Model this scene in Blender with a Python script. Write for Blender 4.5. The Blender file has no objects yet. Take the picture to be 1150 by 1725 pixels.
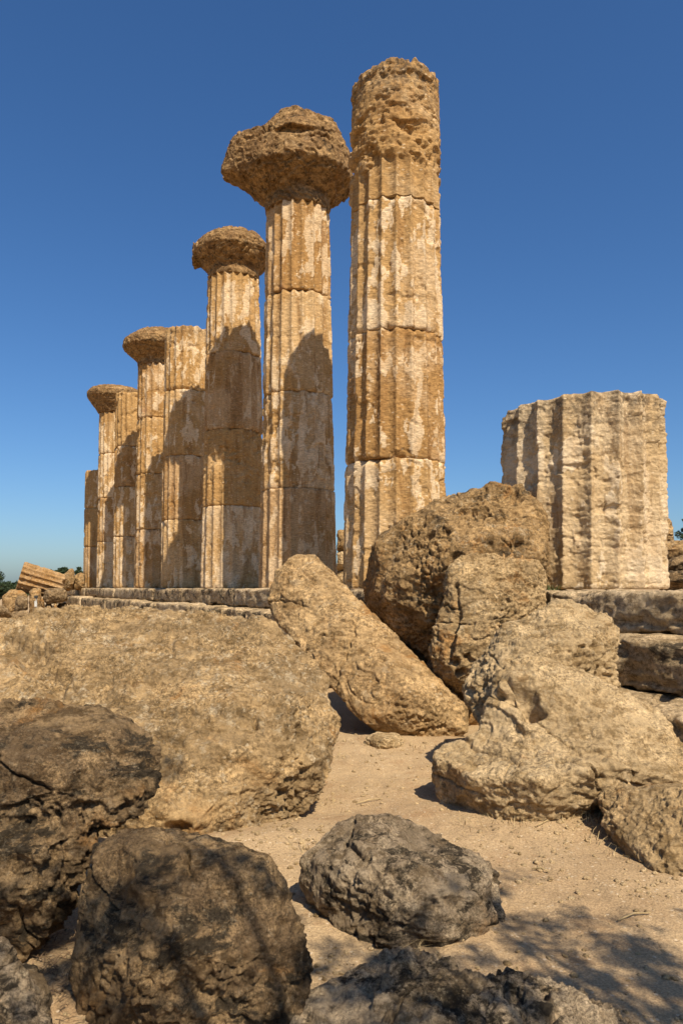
import bpy, bmesh, math, random
import numpy as np
from mathutils import Vector, Matrix
from math import radians as rad

S = bpy.context.scene
COL = S.collection
F, CX, HY = 1237.0, 575.0, 990.0          # focal length, centre and horizon of the photograph in its own pixels

# ------------------------------------------------------------------ camera
cam = bpy.data.cameras.new("camera")
camo = bpy.data.objects.new("camera", cam)
COL.objects.link(camo)
cam.sensor_fit = 'VERTICAL'
cam.sensor_height = 36.0
cam.lens = F / 1725 * 36
cam.shift_y = (HY - 862.5) / 1725
cam.clip_start = 0.05
cam.clip_end = 5000
camo.location = (0, 0, 0)
camo.rotation_euler = (rad(90), 0, 0)
S.camera = camo

# ------------------------------------------------------------------ light
SUN_EL, SUN_AZ = 50.5, 25.0               # light travels SUN_AZ degrees left of straight ahead
w = bpy.data.worlds.new("World")
S.world = w
w.use_nodes = True
nt = w.node_tree
sky = nt.nodes.new('ShaderNodeTexSky')
sky.sky_type = 'NISHITA'
sky.sun_disc = False
sky.sun_elevation = rad(SUN_EL)
sky.sun_rotation = rad(180 - SUN_AZ)
sky.air_density = 1.0
sky.dust_density = 1.35
sky.ozone_density = 4.5
sky.altitude = 200
bg = nt.nodes['Background']
bg.inputs['Strength'].default_value = 0.075
hs = nt.nodes.new('ShaderNodeHueSaturation')
hs.inputs['Saturation'].default_value = 1.16
nt.links.new(sky.outputs[0], hs.inputs['Color'])
tn = nt.nodes.new('ShaderNodeMix')
tn.data_type = 'RGBA'
tn.blend_type = 'MULTIPLY'
tn.inputs[0].default_value = 1.0
tn.inputs[7].default_value = (0.88, 1.0, 1.12, 1)
nt.links.new(hs.outputs[0], tn.inputs[6])
nt.links.new(tn.outputs[2], bg.inputs['Color'])

sl = bpy.data.lights.new("sun", 'SUN')
sl.energy = 5.0
sl.angle = rad(0.55)
sl.color = (1.0, 0.88, 0.72)
so = bpy.data.objects.new("sun", sl)
COL.objects.link(so)
ld = Vector((-math.sin(rad(SUN_AZ)) * math.cos(rad(SUN_EL)), math.cos(rad(SUN_AZ)) * math.cos(rad(SUN_EL)), -math.sin(rad(SUN_EL))))
so.rotation_euler = ld.to_track_quat('-Z', 'Y').to_euler()
so.location = (6, -10, 20)
S.view_settings.view_transform = 'Standard'
S.view_settings.look = 'None'
S.view_settings.exposure = 0.54
S.view_settings.gamma = 1.0
S.cycles.max_bounces = 6

# ------------------------------------------------------------------ noise (numpy)
_r = np.random.RandomState(7)
PERM = np.concatenate([_r.permutation(256)] * 3).astype(np.int32)
GR = np.array([[1,1,0],[-1,1,0],[1,-1,0],[-1,-1,0],[1,0,1],[-1,0,1],[1,0,-1],[-1,0,-1],
               [0,1,1],[0,-1,1],[0,1,-1],[0,-1,-1],[1,1,0],[-1,1,0],[0,-1,1],[0,-1,-1]], np.float32)

def perlin(p, seed=0):
    p = np.asarray(p, np.float32) + np.float32(seed * 17.31 + 300.0)
    i = np.floor(p).astype(np.int32)
    f = (p - i).astype(np.float32)
    i &= 255
    u = f * f * f * (f * (f * 6 - 15) + 10)
    out = 0
    for dx in (0, 1):
        ax = PERM[i[:, 0] + dx]
        wx = u[:, 0] if dx else 1 - u[:, 0]
        for dy in (0, 1):
            ay = PERM[ax + i[:, 1] + dy]
            wy = wx * (u[:, 1] if dy else 1 - u[:, 1])
            for dz in (0, 1):
                g = GR[PERM[ay + i[:, 2] + dz] & 15]
                d = g[:, 0] * (f[:, 0] - dx) + g[:, 1] * (f[:, 1] - dy) + g[:, 2] * (f[:, 2] - dz)
                out = out + wy * (u[:, 2] if dz else 1 - u[:, 2]) * d
    return out

def fbm(p, octs=4, seed=0, gain=0.5):
    p = np.asarray(p, np.float32)
    a, s = 1.0, 0
    for o in range(octs):
        s = s + a * perlin(p, seed + o * 3)
        p = p * 2.03
        a *= gain
    return s

def ss(a, b, x):
    t = np.clip((x - a) / (b - a), 0, 1)
    return t * t * (3 - 2 * t)

# ------------------------------------------------------------------ object helpers
def link(name, me, mat=None, parent=None):
    o = bpy.data.objects.new(name, me)
    COL.objects.link(o)
    if mat:
        me.materials.append(mat)
    if parent:
        o.parent = parent
    return o

def empty(name, loc, rotz=0):
    o = bpy.data.objects.new(name, None)
    COL.objects.link(o)
    o.location = loc
    o.rotation_euler = (0, 0, rotz)
    return o

def tag(o, label=None, cat=None, group=None, kind=None):
    if label: o['label'] = label
    if cat: o['category'] = cat
    if group: o['group'] = group
    if kind: o['kind'] = kind
    return o

def np_mesh(name, co, quads=None, tris=None, smooth=True):
    me = bpy.data.meshes.new(name)
    q = np.zeros((0, 4), np.int32) if quads is None else np.asarray(quads, np.int32)
    t = np.zeros((0, 3), np.int32) if tris is None else np.asarray(tris, np.int32)
    nl = q.size + t.size
    me.vertices.add(len(co))
    me.vertices.foreach_set('co', np.asarray(co, np.float32).ravel())
    me.loops.add(nl)
    me.loops.foreach_set('vertex_index', np.concatenate([q.ravel(), t.ravel()]))
    me.polygons.add(len(q) + len(t))
    st = np.concatenate([np.arange(len(q)) * 4, q.size + np.arange(len(t)) * 3]).astype(np.int32)
    me.polygons.foreach_set('loop_start', st)
    me.update(calc_edges=True)
    me.validate()
    if smooth:
        me.polygons.foreach_set('use_smooth', np.ones(len(me.polygons), bool))
    return me

def attr(me, name, v):
    a = me.attributes.new(name, 'FLOAT', 'POINT')
    a.data.foreach_set('value', np.asarray(v, np.float32))

def get_co(me):
    a = np.empty(len(me.vertices) * 3, np.float32)
    me.vertices.foreach_get('co', a)
    return a.reshape(-1, 3)

def get_no(me):
    a = np.empty(len(me.vertices) * 3, np.float32)
    me.vertex_normals.foreach_get('vector', a)
    return a.reshape(-1, 3)

def set_co(me, co):
    me.vertices.foreach_set('co', co.astype(np.float32).ravel())
    me.update()

def P(px, py, d):
    return np.array([(px - CX) / F * d, d, (HY - py) / F * d])

# ------------------------------------------------------------------ materials
ALBEDO = 0.815
class NB:
    """small node-tree writer"""
    def __init__(s, name):
        s.m = bpy.data.materials.new(name)
        s.m.use_nodes = True
        s.t = s.m.node_tree
        s.b = s.t.nodes['Principled BSDF']
        s.b.inputs['Roughness'].default_value = 0.92
        s.b.inputs['Specular IOR Level'].default_value = 0.15
        s.co = s.t.nodes.new('ShaderNodeTexCoord').outputs['Object']
    def n(s, t, **k):
        x = s.t.nodes.new(t)
        for a, v in k.items():
            setattr(x, a, v)
        return x
    def l(s, a, b):
        s.t.links.new(a, b)
    def mapping(s, scale=(1, 1, 1), loc=(0, 0, 0), rot=(0, 0, 0)):
        m = s.n('ShaderNodeMapping')
        m.inputs['Scale'].default_value = scale
        m.inputs['Location'].default_value = loc
        m.inputs['Rotation'].default_value = rot
        s.l(s.co, m.inputs['Vector'])
        return m.outputs[0]
    def noise(s, v, scale, detail=6, rough=0.6, dist=0.0):
        x = s.n('ShaderNodeTexNoise')
        x.inputs['Scale'].default_value = scale
        x.inputs['Detail'].default_value = detail
        x.inputs['Roughness'].default_value = rough
        x.inputs['Distortion'].default_value = dist
        s.l(v, x.inputs['Vector'])
        return x.outputs['Fac']
    def voro(s, v, scale, feature='F1'):
        x = s.n('ShaderNodeTexVoronoi')
        x.feature = feature
        x.inputs['Scale'].default_value = scale
        s.l(v, x.inputs['Vector'])
        return x.outputs['Distance']
    def rng(s, v, a, b, c=0.0, d=1.0):
        x = s.n('ShaderNodeMapRange')
        x.interpolation_type = 'SMOOTHSTEP'
        x.inputs['From Min'].default_value = a
        x.inputs['From Max'].default_value = b
        x.inputs['To Min'].default_value = c
        x.inputs['To Max'].default_value = d
        s.l(v, x.inputs['Value'])
        return x.outputs['Result']
    def math(s, op, a, b=None):
        x = s.n('ShaderNodeMath', operation=op)
        for i, v in enumerate((a, b)):
            if v is None: continue
            if isinstance(v, (int, float)): x.inputs[i].default_value = v
            else: s.l(v, x.inputs[i])
        return x.outputs[0]
    def mix(s, fac, a, b, mode='MIX'):
        x = s.n('ShaderNodeMix', data_type='RGBA', blend_type=mode)
        if isinstance(fac, (int, float)): x.inputs[0].default_value = fac
        else: s.l(fac, x.inputs[0])
        for i, v in ((6, a), (7, b)):
            if isinstance(v, tuple): x.inputs[i].default_value = (*v, 1)
            else: s.l(v, x.inputs[i])
        return x.outputs[2]
    def attr(s, name):
        x = s.n('ShaderNodeAttribute', attribute_name=name)
        return x.outputs['Fac']
    def val(s, col, fac):
        """multiply colour by a float socket"""
        x = s.n('ShaderNodeVectorMath', operation='SCALE')
        s.l(col, x.inputs[0])
        s.l(fac, x.inputs['Scale'])
        return x.outputs[0]
    def bump(s, h, strength, dist, prev=None):
        x = s.n('ShaderNodeBump')
        x.inputs['Strength'].default_value = strength
        x.inputs['Distance'].default_value = dist
        s.l(h, x.inputs['Height'])
        if prev: s.l(prev, x.inputs['Normal'])
        return x.outputs[0]
    def done(s, col, normal=None):
        k = s.n('ShaderNodeVectorMath', operation='SCALE')          # overall reflectance of the sun-bleached site
        k.inputs['Scale'].default_value = ALBEDO
        s.l(col, k.inputs[0])
        col = k.outputs[0]
        s.l(col, s.b.inputs['Base Color'])
        if normal: s.l(normal, s.b.inputs['Normal'])
        return s.m

def flecks(b, v, scale, keep, stretch=(1, 1, 1)):
    """random cells of a cellular pattern: shell bits and grains in the stone"""
    x = b.n('ShaderNodeTexVoronoi')
    x.inputs['Scale'].default_value = scale
    m = b.n('ShaderNodeMapping')
    m.inputs['Scale'].default_value = stretch
    b.l(v, m.inputs['Vector'])
    b.l(m.outputs[0], x.inputs['Vector'])
    sp = b.n('ShaderNodeSeparateColor')
    b.l(x.outputs['Color'], sp.inputs[0])
    return b.math('MULTIPLY', b.rng(sp.outputs[0], 1 - keep, 1 - keep * 0.6), b.rng(x.outputs['Distance'], 0.48, 0.25))

def stone(name, main, alt, ochre=(0.40, 0.20, 0.06), dark=(0.055, 0.042, 0.026), pale=(0.62, 0.50, 0.32),
          a_ochre=0.35, a_dark=0.3, a_pale=0.35, seed=0, bump=0.8, bed=0.7, dscale=2.2, px=0.008):
    """px: size on the stone of the finest grain worth drawing, in metres"""
    b = NB(name)
    v = b.mapping(loc=(seed * 3.7, seed * 1.9, seed * 2.3))
    vb = b.mapping(scale=(1, 1, 1 + 1.6 * bed), loc=(seed, seed * 2.1, 0), rot=(0.25, -0.15, 0))
    g = 0.27 / px
    col = b.mix(b.rng(b.noise(v, 1.6, 9, 0.7), 0.42, 0.58), main, alt)
    col = b.mix(b.math('MULTIPLY', b.rng(b.noise(vb, 5.5, 8, 0.75), 0.49, 0.58), 0.75), col, (alt[0] * 0.56, alt[1] * 0.51, alt[2] * 0.42))
    col = b.mix(b.math('MULTIPLY', b.rng(b.noise(v, 3.4, 9, 0.75, 0.3), 0.52, 0.60), 0.6), col, tuple(x * min(1.35, 0.78 / main[0]) for x in main))
    o = b.rng(b.noise(v, 2.7, 8, 0.66, 0.6), 0.66 - 0.20 * a_ochre, 0.80 - 0.16 * a_ochre)
    col = b.mix(b.math('MULTIPLY', o, min(1, a_ochre * 1.5)), col, ochre)
    d = b.rng(b.noise(vb, dscale, 12, 0.74, 0.4), 0.70 - 0.32 * a_dark, 0.765 - 0.30 * a_dark)
    col = b.mix(b.math('MULTIPLY', d, min(1.0, 0.35 + a_dark)), col, dark)
    p1 = b.rng(b.noise(v, g * 0.28, 7, 0.8), 0.55 - 0.08 * a_pale, 0.64)
    p2 = b.rng(b.noise(v, 2.3, 5, 0.65), 0.36, 0.58)
    col = b.mix(b.math('MULTIPLY', b.math('MULTIPLY', p1, p2), min(1, a_pale * 1.5)), col, pale)
    reg = b.rng(b.noise(v, 1.9, 6, 0.7, 0.5), 0.40, 0.60)
    vband = b.mapping(scale=(0.8, 0.8, 7.0), loc=(seed, 0, seed), rot=(0.35, -0.25, 0))
    col = b.val(col, b.math('ADD', b.rng(b.noise(vband, 1.5, 7, 0.7, 0.3), 0.36, 0.64, -0.16 * bed, 0.14 * bed), 1.0))
    gr = b.math('SUBTRACT', b.rng(b.noise(v, g, 5, 0.85), 0.36, 0.64, 0.50, 1.45), 1.0)
    col = b.val(col, b.math('ADD', b.math('MULTIPLY', gr, b.rng(reg, 0, 1, 0.35, 1.1)), 1.0))
    f1 = flecks(b, v, g * 0.8, 0.13, (1, 1, 1.7))
    col = b.mix(b.math('MULTIPLY', b.math('MULTIPLY', f1, reg), min(0.8, 1.5 * a_pale)), col, pale)
    dk = b.rng(b.noise(v, g * 0.45, 5, 0.85), 0.585, 0.66)             # small dark specks: shade of tiny pits painted into the colour
    col = b.mix(b.math('MULTIPLY', dk, 0.50 + 0.3 * a_dark), col, dark)
    n1 = b.bump(b.noise(v, 20, 9, 0.78), 0.85 * bump, 0.06)
    n2 = b.bump(b.voro(v, g * 0.7), 0.55 * bump, 1.2 / g, n1)
    n3 = b.bump(b.noise(v, g * 1.6, 4, 0.85), 0.7 * bump, 0.8 / g, n2)
    return b.done(col, n3)

def column_stone(name, ochre, tan, plaster, seed=0, bump=0.7, px=0.02, bands=1.0):
    b = NB(name)
    v = b.mapping(loc=(seed * 2.7, seed * 1.3, seed * 0.7))
    vs = b.mapping(scale=(1, 1, 0.14), loc=(seed, 0, seed))
    vh = b.mapping(scale=(1, 1, 5.0), loc=(seed, seed, 0))
    g = 0.42 / px
    tone = b.math('ADD', b.attr('tone'), b.math('MULTIPLY', b.math('SUBTRACT', b.noise(v, 1.7, 9, 0.7), 0.5), 2.0))
    tone = b.math('ADD', tone, b.math('MULTIPLY', b.math('SUBTRACT', b.noise(vh, 1.6, 8, 0.75), 0.5), 1.2))
    col = b.mix(b.rng(tone, 0.1, 0.9), ochre, tan)
    st = b.rng(b.noise(vs, 3.2, 10, 0.75, 0.5), 0.50, 0.62)
    col = b.mix(b.math('MULTIPLY', st, 0.6), col, (ochre[0] * 0.60, ochre[1] * 0.52, ochre[2] * 0.45))
    pe = b.math('ADD', b.attr('plaster'), b.math('MULTIPLY', b.math('SUBTRACT', b.noise(v, 11, 8, 0.78), 0.5), 1.5))
    pcol = b.mix(b.rng(b.noise(v, 3.0, 8, 0.7), 0.35, 0.65), plaster, (plaster[0] * 0.84, plaster[1] * 0.76, plaster[2] * 0.66))
    col = b.mix(b.math('MULTIPLY', b.rng(pe, 0.10, 0.60), 0.38), col, pcol)
    col = b.mix(b.math('MULTIPLY', b.rng(pe, 0.50, 0.85), 0.85), col, pcol)
    rd = b.rng(b.noise(v, 1.1, 6, 0.65, 0.3), 0.64, 0.74)
    col = b.mix(b.math('MULTIPLY', rd, 0.35), col, (0.40, 0.19, 0.10))
    lc = b.math('MULTIPLY', b.attr('lichen'), b.rng(b.noise(v, 9, 7, 0.75), 0.38, 0.62))
    col = b.mix(lc, col, (0.085, 0.066, 0.045))
    col = b.val(col, b.rng(b.noise(vh, g * 0.5, 6, 0.8), 0.36, 0.64, 1 - 0.34 * bands, 1 + 0.30 * bands))
    f1 = flecks(b, v, g * 0.55, 0.12, (1, 1, 2.2))
    col = b.mix(b.math('MULTIPLY', f1, 0.6), col, plaster)
    dk = b.rng(b.noise(v, g * 0.40, 5, 0.85), 0.60, 0.67)
    col = b.mix(b.math('MULTIPLY', dk, 0.55), col, (ochre[0] * 0.34, ochre[1] * 0.28, ochre[2] * 0.24))
    n1 = b.bump(b.noise(vh, 6, 9, 0.78), 0.55 * bump * bands, 0.06)
    n2 = b.bump(b.noise(v, 17, 8, 0.76), 0.6 * bump, 0.05, n1)
    n3 = b.bump(b.voro(v, g * 0.6), 0.4 * bump, 1.0 / g, n2)
    return b.done(col, n3)

def plain(name, c, rough=0.7, var=0.25, scale=8):
    b = NB(name)
    b.b.inputs['Roughness'].default_value = rough
    v = b.mapping()
    k = b.rng(b.noise(v, scale, 4, 0.6), 0.25, 0.75, 1 - var, 1 + var)
    rgb = b.n('ShaderNodeRGB')
    rgb.outputs[0].default_value = (*c, 1)
    return b.done(b.val(rgb.outputs[0], k))

def leafy(name, c1, c2, trans=0.25):
    b = NB(name)
    b.b.inputs['Roughness'].default_value = 0.6
    v = b.mapping()
    col = b.mix(b.rng(b.noise(v, 3.0, 4), 0.35, 0.65), c1, c2)
    return b.done(col)

# ------------------------------------------------------------------ rocks: convex lumps merged by voxels, then weathered
def hull_into(bm, pts):
    vs = [bm.verts.new(p) for p in pts]
    bmesh.ops.convex_hull(bm, input=vs, use_existing_faces=False)

def lump(outline, front=(), thick=0.6, shrink=0.8):
    """3-D points of one lump: its rim, the points that stand out towards us and a smaller rim behind"""
    o = np.array(outline, float)
    c = o[:, :2].mean(0)
    pts = [P(*q) for q in o] + [P(*q) for q in front]
    for q in o:
        xy = c + (q[:2] - c) * shrink
        pts.append(P(xy[0], xy[1], q[2] + thick))
    return pts

def weather(co, no, seed, amp=1.0, bed=0.6, pit=0.8, fine=1.0, lumpy=0.6, bdir=(0.25, -0.1, 1.0), freq=1.0, crag=0.5, flake=0.4, mid=1.0):
    p = co * freq
    bd = np.array(bdir, np.float32)
    bd /= np.linalg.norm(bd)
    warp = fbm(p * 1.5, 2, seed + 5)
    h = (p @ bd)
    q = p + (h[:, None] * bd) * 3.2 + warp[:, None] * 0.25
    d = 0.085 * lumpy * fbm(p * 1.3, 2, seed)
    d += 0.055 * mid * fbm(p * 3.1, 4, seed + 11, 0.52)
    regb = ss(-0.15, 0.35, perlin(p * 1.1, seed + 21))
    rg = 1 - np.abs(fbm(q * 1.9, 4, seed + 23))               # ridged bedding, only in places
    d += 0.040 * bed * (rg - 0.8) * regb
    cr = ss(0.955, 0.995, 1 - np.abs(perlin(q * 0.8, seed + 29)))
    d -= 0.04 * bed * cr * ss(0.0, 0.3, perlin(p * 1.2, seed + 31))
    reg = ss(-0.1, 0.35, perlin(p * 1.5, seed + 41))
    bl = np.abs(fbm(p * 5.0 + warp[:, None], 5, seed + 37, 0.6))   # sharp creases between knobs
    d += 0.045 * crag * (bl - 0.3) * (0.1 + reg)
    tr = fbm(p * 0.8 + 7.7, 4, seed + 71, 0.55) * 2.6              # flaked layers with low scarps
    tf = tr - np.floor(tr)
    d += 0.06 * flake * (np.floor(tr) + ss(0.42, 0.58, tf) - tr)
    pt = ss(0.34, 0.48, perlin(p * 7.0 + warp[:, None], seed + 43))
    d -= 0.06 * pit * pt * reg
    pt2 = ss(0.30, 0.42, perlin(p * 15.0 + warp[:, None] * 2, seed + 45))
    d -= 0.035 * pit * pt2 * (0.25 + reg)
    d += 0.019 * fine * fbm(p * 19.0, 3, seed + 53, 0.68) * (0.55 + 0.9 * reg)
    return co + no * (d * amp)[:, None]

def make_rock(name, lumps, mat, vox=0.03, sub=1, seed=0, smooth=6, dents=(), parent=None, origin=None, facets=16, cracks=3, **kw):
    bm = bmesh.new()
    for lp in lumps:
        hull_into(bm, lp)
    dead = [v for v in bm.verts if not v.link_faces]
    bmesh.ops.delete(bm, geom=dead, context='VERTS')
    bmesh.ops.recalc_face_normals(bm, faces=bm.faces[:])
    me = bpy.data.meshes.new(name)
    bm.to_mesh(me)
    bm.free()
    t = bpy.data.objects.new("shaping", me)
    COL.objects.link(t)
    r = t.modifiers.new("r", 'REMESH'); r.mode = 'VOXEL'; r.voxel_size = vox
    s = t.modifiers.new("s", 'SMOOTH'); s.iterations = smooth; s.factor = 0.5
    if sub:
        u = t.modifiers.new("u", 'SUBSURF'); u.levels = sub; u.render_levels = sub
    dg = bpy.context.evaluated_depsgraph_get()
    m2 = bpy.data.meshes.new_from_object(t.evaluated_get(dg))
    bpy.data.objects.remove(t)
    bpy.data.meshes.remove(me)
    m2.name = name
    co = get_co(m2)
    rk = np.random.RandomState(seed)
    ctr, size = co.mean(0), float(np.ptp(co, axis=0).max())
    for _ in range(facets):                          # broken faces: caps sliced off by planes
        n_ = rk.normal(0, 1, 3)
        n_[1] -= 0.8
        n_ /= np.linalg.norm(n_)
        h_ = (co - ctr) @ n_
        off = np.quantile(h_, rk.uniform(0.962, 0.985))
        over = np.maximum(0, h_ - off + 0.02 * fbm(co * 3.0, 2, seed + 5))
        co = co - (over * 0.86)[:, None] * n_
    set_co(m2, co)
    co, no = get_co(m2), get_no(m2)
    out = weather(co, no, seed, **kw)
    for _ in range(cracks):
        n_ = rk.normal(0, 1, 3) * np.array([1, 0.4, 1.2])
        n_ /= np.linalg.norm(n_)
        wv = 0.10 * fbm(co * 2.2, 3, seed + 7) + 0.02 * fbm(co * 11, 2, seed + 8)
        h_ = np.abs((co - ctr) @ n_ + rk.uniform(-0.25, 0.25) * size + wv)
        k = (1 - ss(0.25, 1.0, h_ / (0.011 * size ** 0.5))) * ss(-0.05, 0.25, perlin(co * (2.0 / size ** 0.5), seed + 9 + _))
        out = out - no * (0.045 * k)[:, None]
    for (cs_, rx, dep) in dents:                     # hollows and grooves: world points along it, radius, depth
        dist = np.min([np.linalg.norm(co - np.asarray(c, np.float32), axis=1) for c in cs_], axis=0)
        dist = dist * (1 + 0.5 * fbm(co * 7, 2, seed + 61))
        k = 1 - ss(0.35, 1.1, dist / rx)
        out = out - no * (dep * k)[:, None]
    lo, hi = out.min(0), out.max(0)
    org = np.array([(lo[0] + hi[0]) / 2, (lo[1] + hi[1]) / 2, lo[2]]) if origin is None else np.array(origin)
    set_co(m2, out - org.astype(np.float32))
    m2.polygons.foreach_set('use_smooth', np.ones(len(m2.polygons), bool))
    o = link(name, m2, mat, parent)
    o.location = org
    return o

def groove(pts, r, dep, n=14):
    """one dent strung along a polyline of pixel+depth points"""
    w_ = [P(*p) for p in pts]
    per = max(2, n // max(1, len(w_) - 1))
    out = [w_[-1]]
    for a, b in zip(w_[:-1], w_[1:]):
        for k in range(per):
            out.append(a + (b - a) * (k / per))
    return [(out, r, dep)]

def hole(px, py, d, r, dep):
    return [([P(px, py, d)], r, dep)]

# ------------------------------------------------------------------ the setting: ground
GZ = -1.65
DRIFT = [(0.28, 3.55, 0.75, 0.42, 0.045), (1.35, 5.3, 1.1, 0.4, 0.05), (-0.35, 4.75, 0.8, 0.35, 0.05), (0.55, 7.9, 1.0, 0.4, 0.06), (1.9, 4.35, 0.6, 0.5, 0.05), (-0.9, 2.7, 0.5, 0.5, 0.05), (0.6, 2.75, 0.8, 0.3, 0.04)]
_f = random.Random(4)
FOOT = [(0.75 + 0.16 * (k % 2) - 0.06 * k + _f.uniform(-.05, .05), 3.3 + 0.36 * k, _f.uniform(-.1, .4)) for k in range(12)] + \
       [(1.5 + 0.17 * (k % 2) - 0.10 * k + _f.uniform(-.06, .06), 3.0 + 0.33 * k, _f.uniform(0, .5)) for k in range(8)]
def ground_h(x, y):
    p = np.stack([x, y, np.zeros_like(x)], 1)
    near = np.exp(-((x / 9) ** 2 + ((y - 4) / 12) ** 2))
    h = GZ + 0.05 * fbm(p * 0.6, 3, 3) * near + 0.012 * fbm(p * 3.0, 3, 9) * near
    h += 0.004 * fbm(p * 11.0, 3, 15) * near
    for cx_, cy_, rx_, ry_, hh in DRIFT:
        h += hh * np.exp(-((x - cx_) / rx_) ** 2 - ((y - cy_) / ry_) ** 2)
    for fx_, fy_, an in FOOT:
        u_ = (x - fx_) * math.cos(an) + (y - fy_) * math.sin(an)
        v_ = -(x - fx_) * math.sin(an) + (y - fy_) * math.cos(an)
        e_ = (u_ / 0.055) ** 2 + (v_ / 0.14) ** 2
        h += -0.010 * np.exp(-e_ ** 2) + 0.004 * np.exp(-((np.sqrt(e_) - 1.35) / 0.3) ** 2)
    return h

def axis_pts(lo, hi, step, far, growth=1.16):
    a = list(np.arange(lo, hi, step))
    s = step
    x = hi
    while x < far:
        a.append(x); s *= growth; x += s
    s = step
    x = lo - step
    pre = []
    while x > -far:
        pre.append(x); s *= growth; x -= s
    return np.array(pre[::-1] + a + [far])

gx = axis_pts(-2.6, 3.2, 0.022, 1500)
gy = axis_pts(1.6, 9.0, 0.022, 1500)
X, Y = np.meshgrid(gx, gy)
fx, fy = X.ravel(), Y.ravel()
gco = np.stack([fx, fy, ground_h(fx, fy)], 1)
ni, nj = len(gy), len(gx)
idx = np.arange(ni * nj).reshape(ni, nj)
gq = np.stack([idx[:-1, :-1], idx[:-1, 1:], idx[1:, 1:], idx[1:, :-1]], -1).reshape(-1, 4)
b = NB("sandy_earth")
v = b.mapping()
c = b.mix(b.rng(b.noise(v, 0.9, 8, 0.65), 0.35, 0.65), (0.40, 0.275, 0.147), (0.48, 0.343, 0.19))
c = b.mix(b.math('MULTIPLY', b.rng(b.noise(v, 2.4, 8, 0.7, 0.4), 0.52, 0.68), 0.6), c, (0.32, 0.19, 0.09))
c = b.mix(b.math('MULTIPLY', b.rng(b.noise(v, 30, 4, 0.7), 0.60, 0.70), 0.5), c, (0.62, 0.50, 0.35))
c = b.mix(b.math('MULTIPLY', flecks(b, v, 45, 0.10), 0.7), c, (0.66, 0.53, 0.36))
c = b.val(c, b.rng(b.noise(v, 90, 5, 0.8), 0.34, 0.66, 0.66, 1.34))
nb = b.bump(b.noise(v, 12, 9, 0.72), 0.35, 0.05)
nb = b.bump(b.voro(v, 55), 0.25, 0.015, nb)
nb = b.bump(b.noise(v, 160, 4, 0.8), 0.5, 0.006, nb)
SAND = b.done(c, nb)
tag(link("ground", np_mesh("ground", gco, gq), SAND), "dusty sand coloured earth between the boulders", kind='structure')

# ------------------------------------------------------------------ temple geometry
AX0 = np.array([1.06, 14.46, 0.0])                     # foot of the tall broken column
RD = np.array([-0.468, 0.884, 0.0])                    # direction of the row, away from us
LN = np.array([-0.884, -0.468, 0.0])                   # outwards, towards us and to the left
SP = 4.61
STY = -0.02                                            # top of the stylobate
def along(t, off=0.0, z=0.0):
    return AX0 + RD * t + LN * off + np.array([0, 0, z])

# floor of the temple
fl = [along(-14, 0.6, STY - 0.05), along(42, 0.6, STY - 0.05), along(42, -16, STY - 0.05), along(-14, -16, STY - 0.05)]
tag(link("temple_floor", np_mesh("temple_floor", np.array(fl), [[0, 3, 2, 1]]), SAND), kind='structure')

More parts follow.
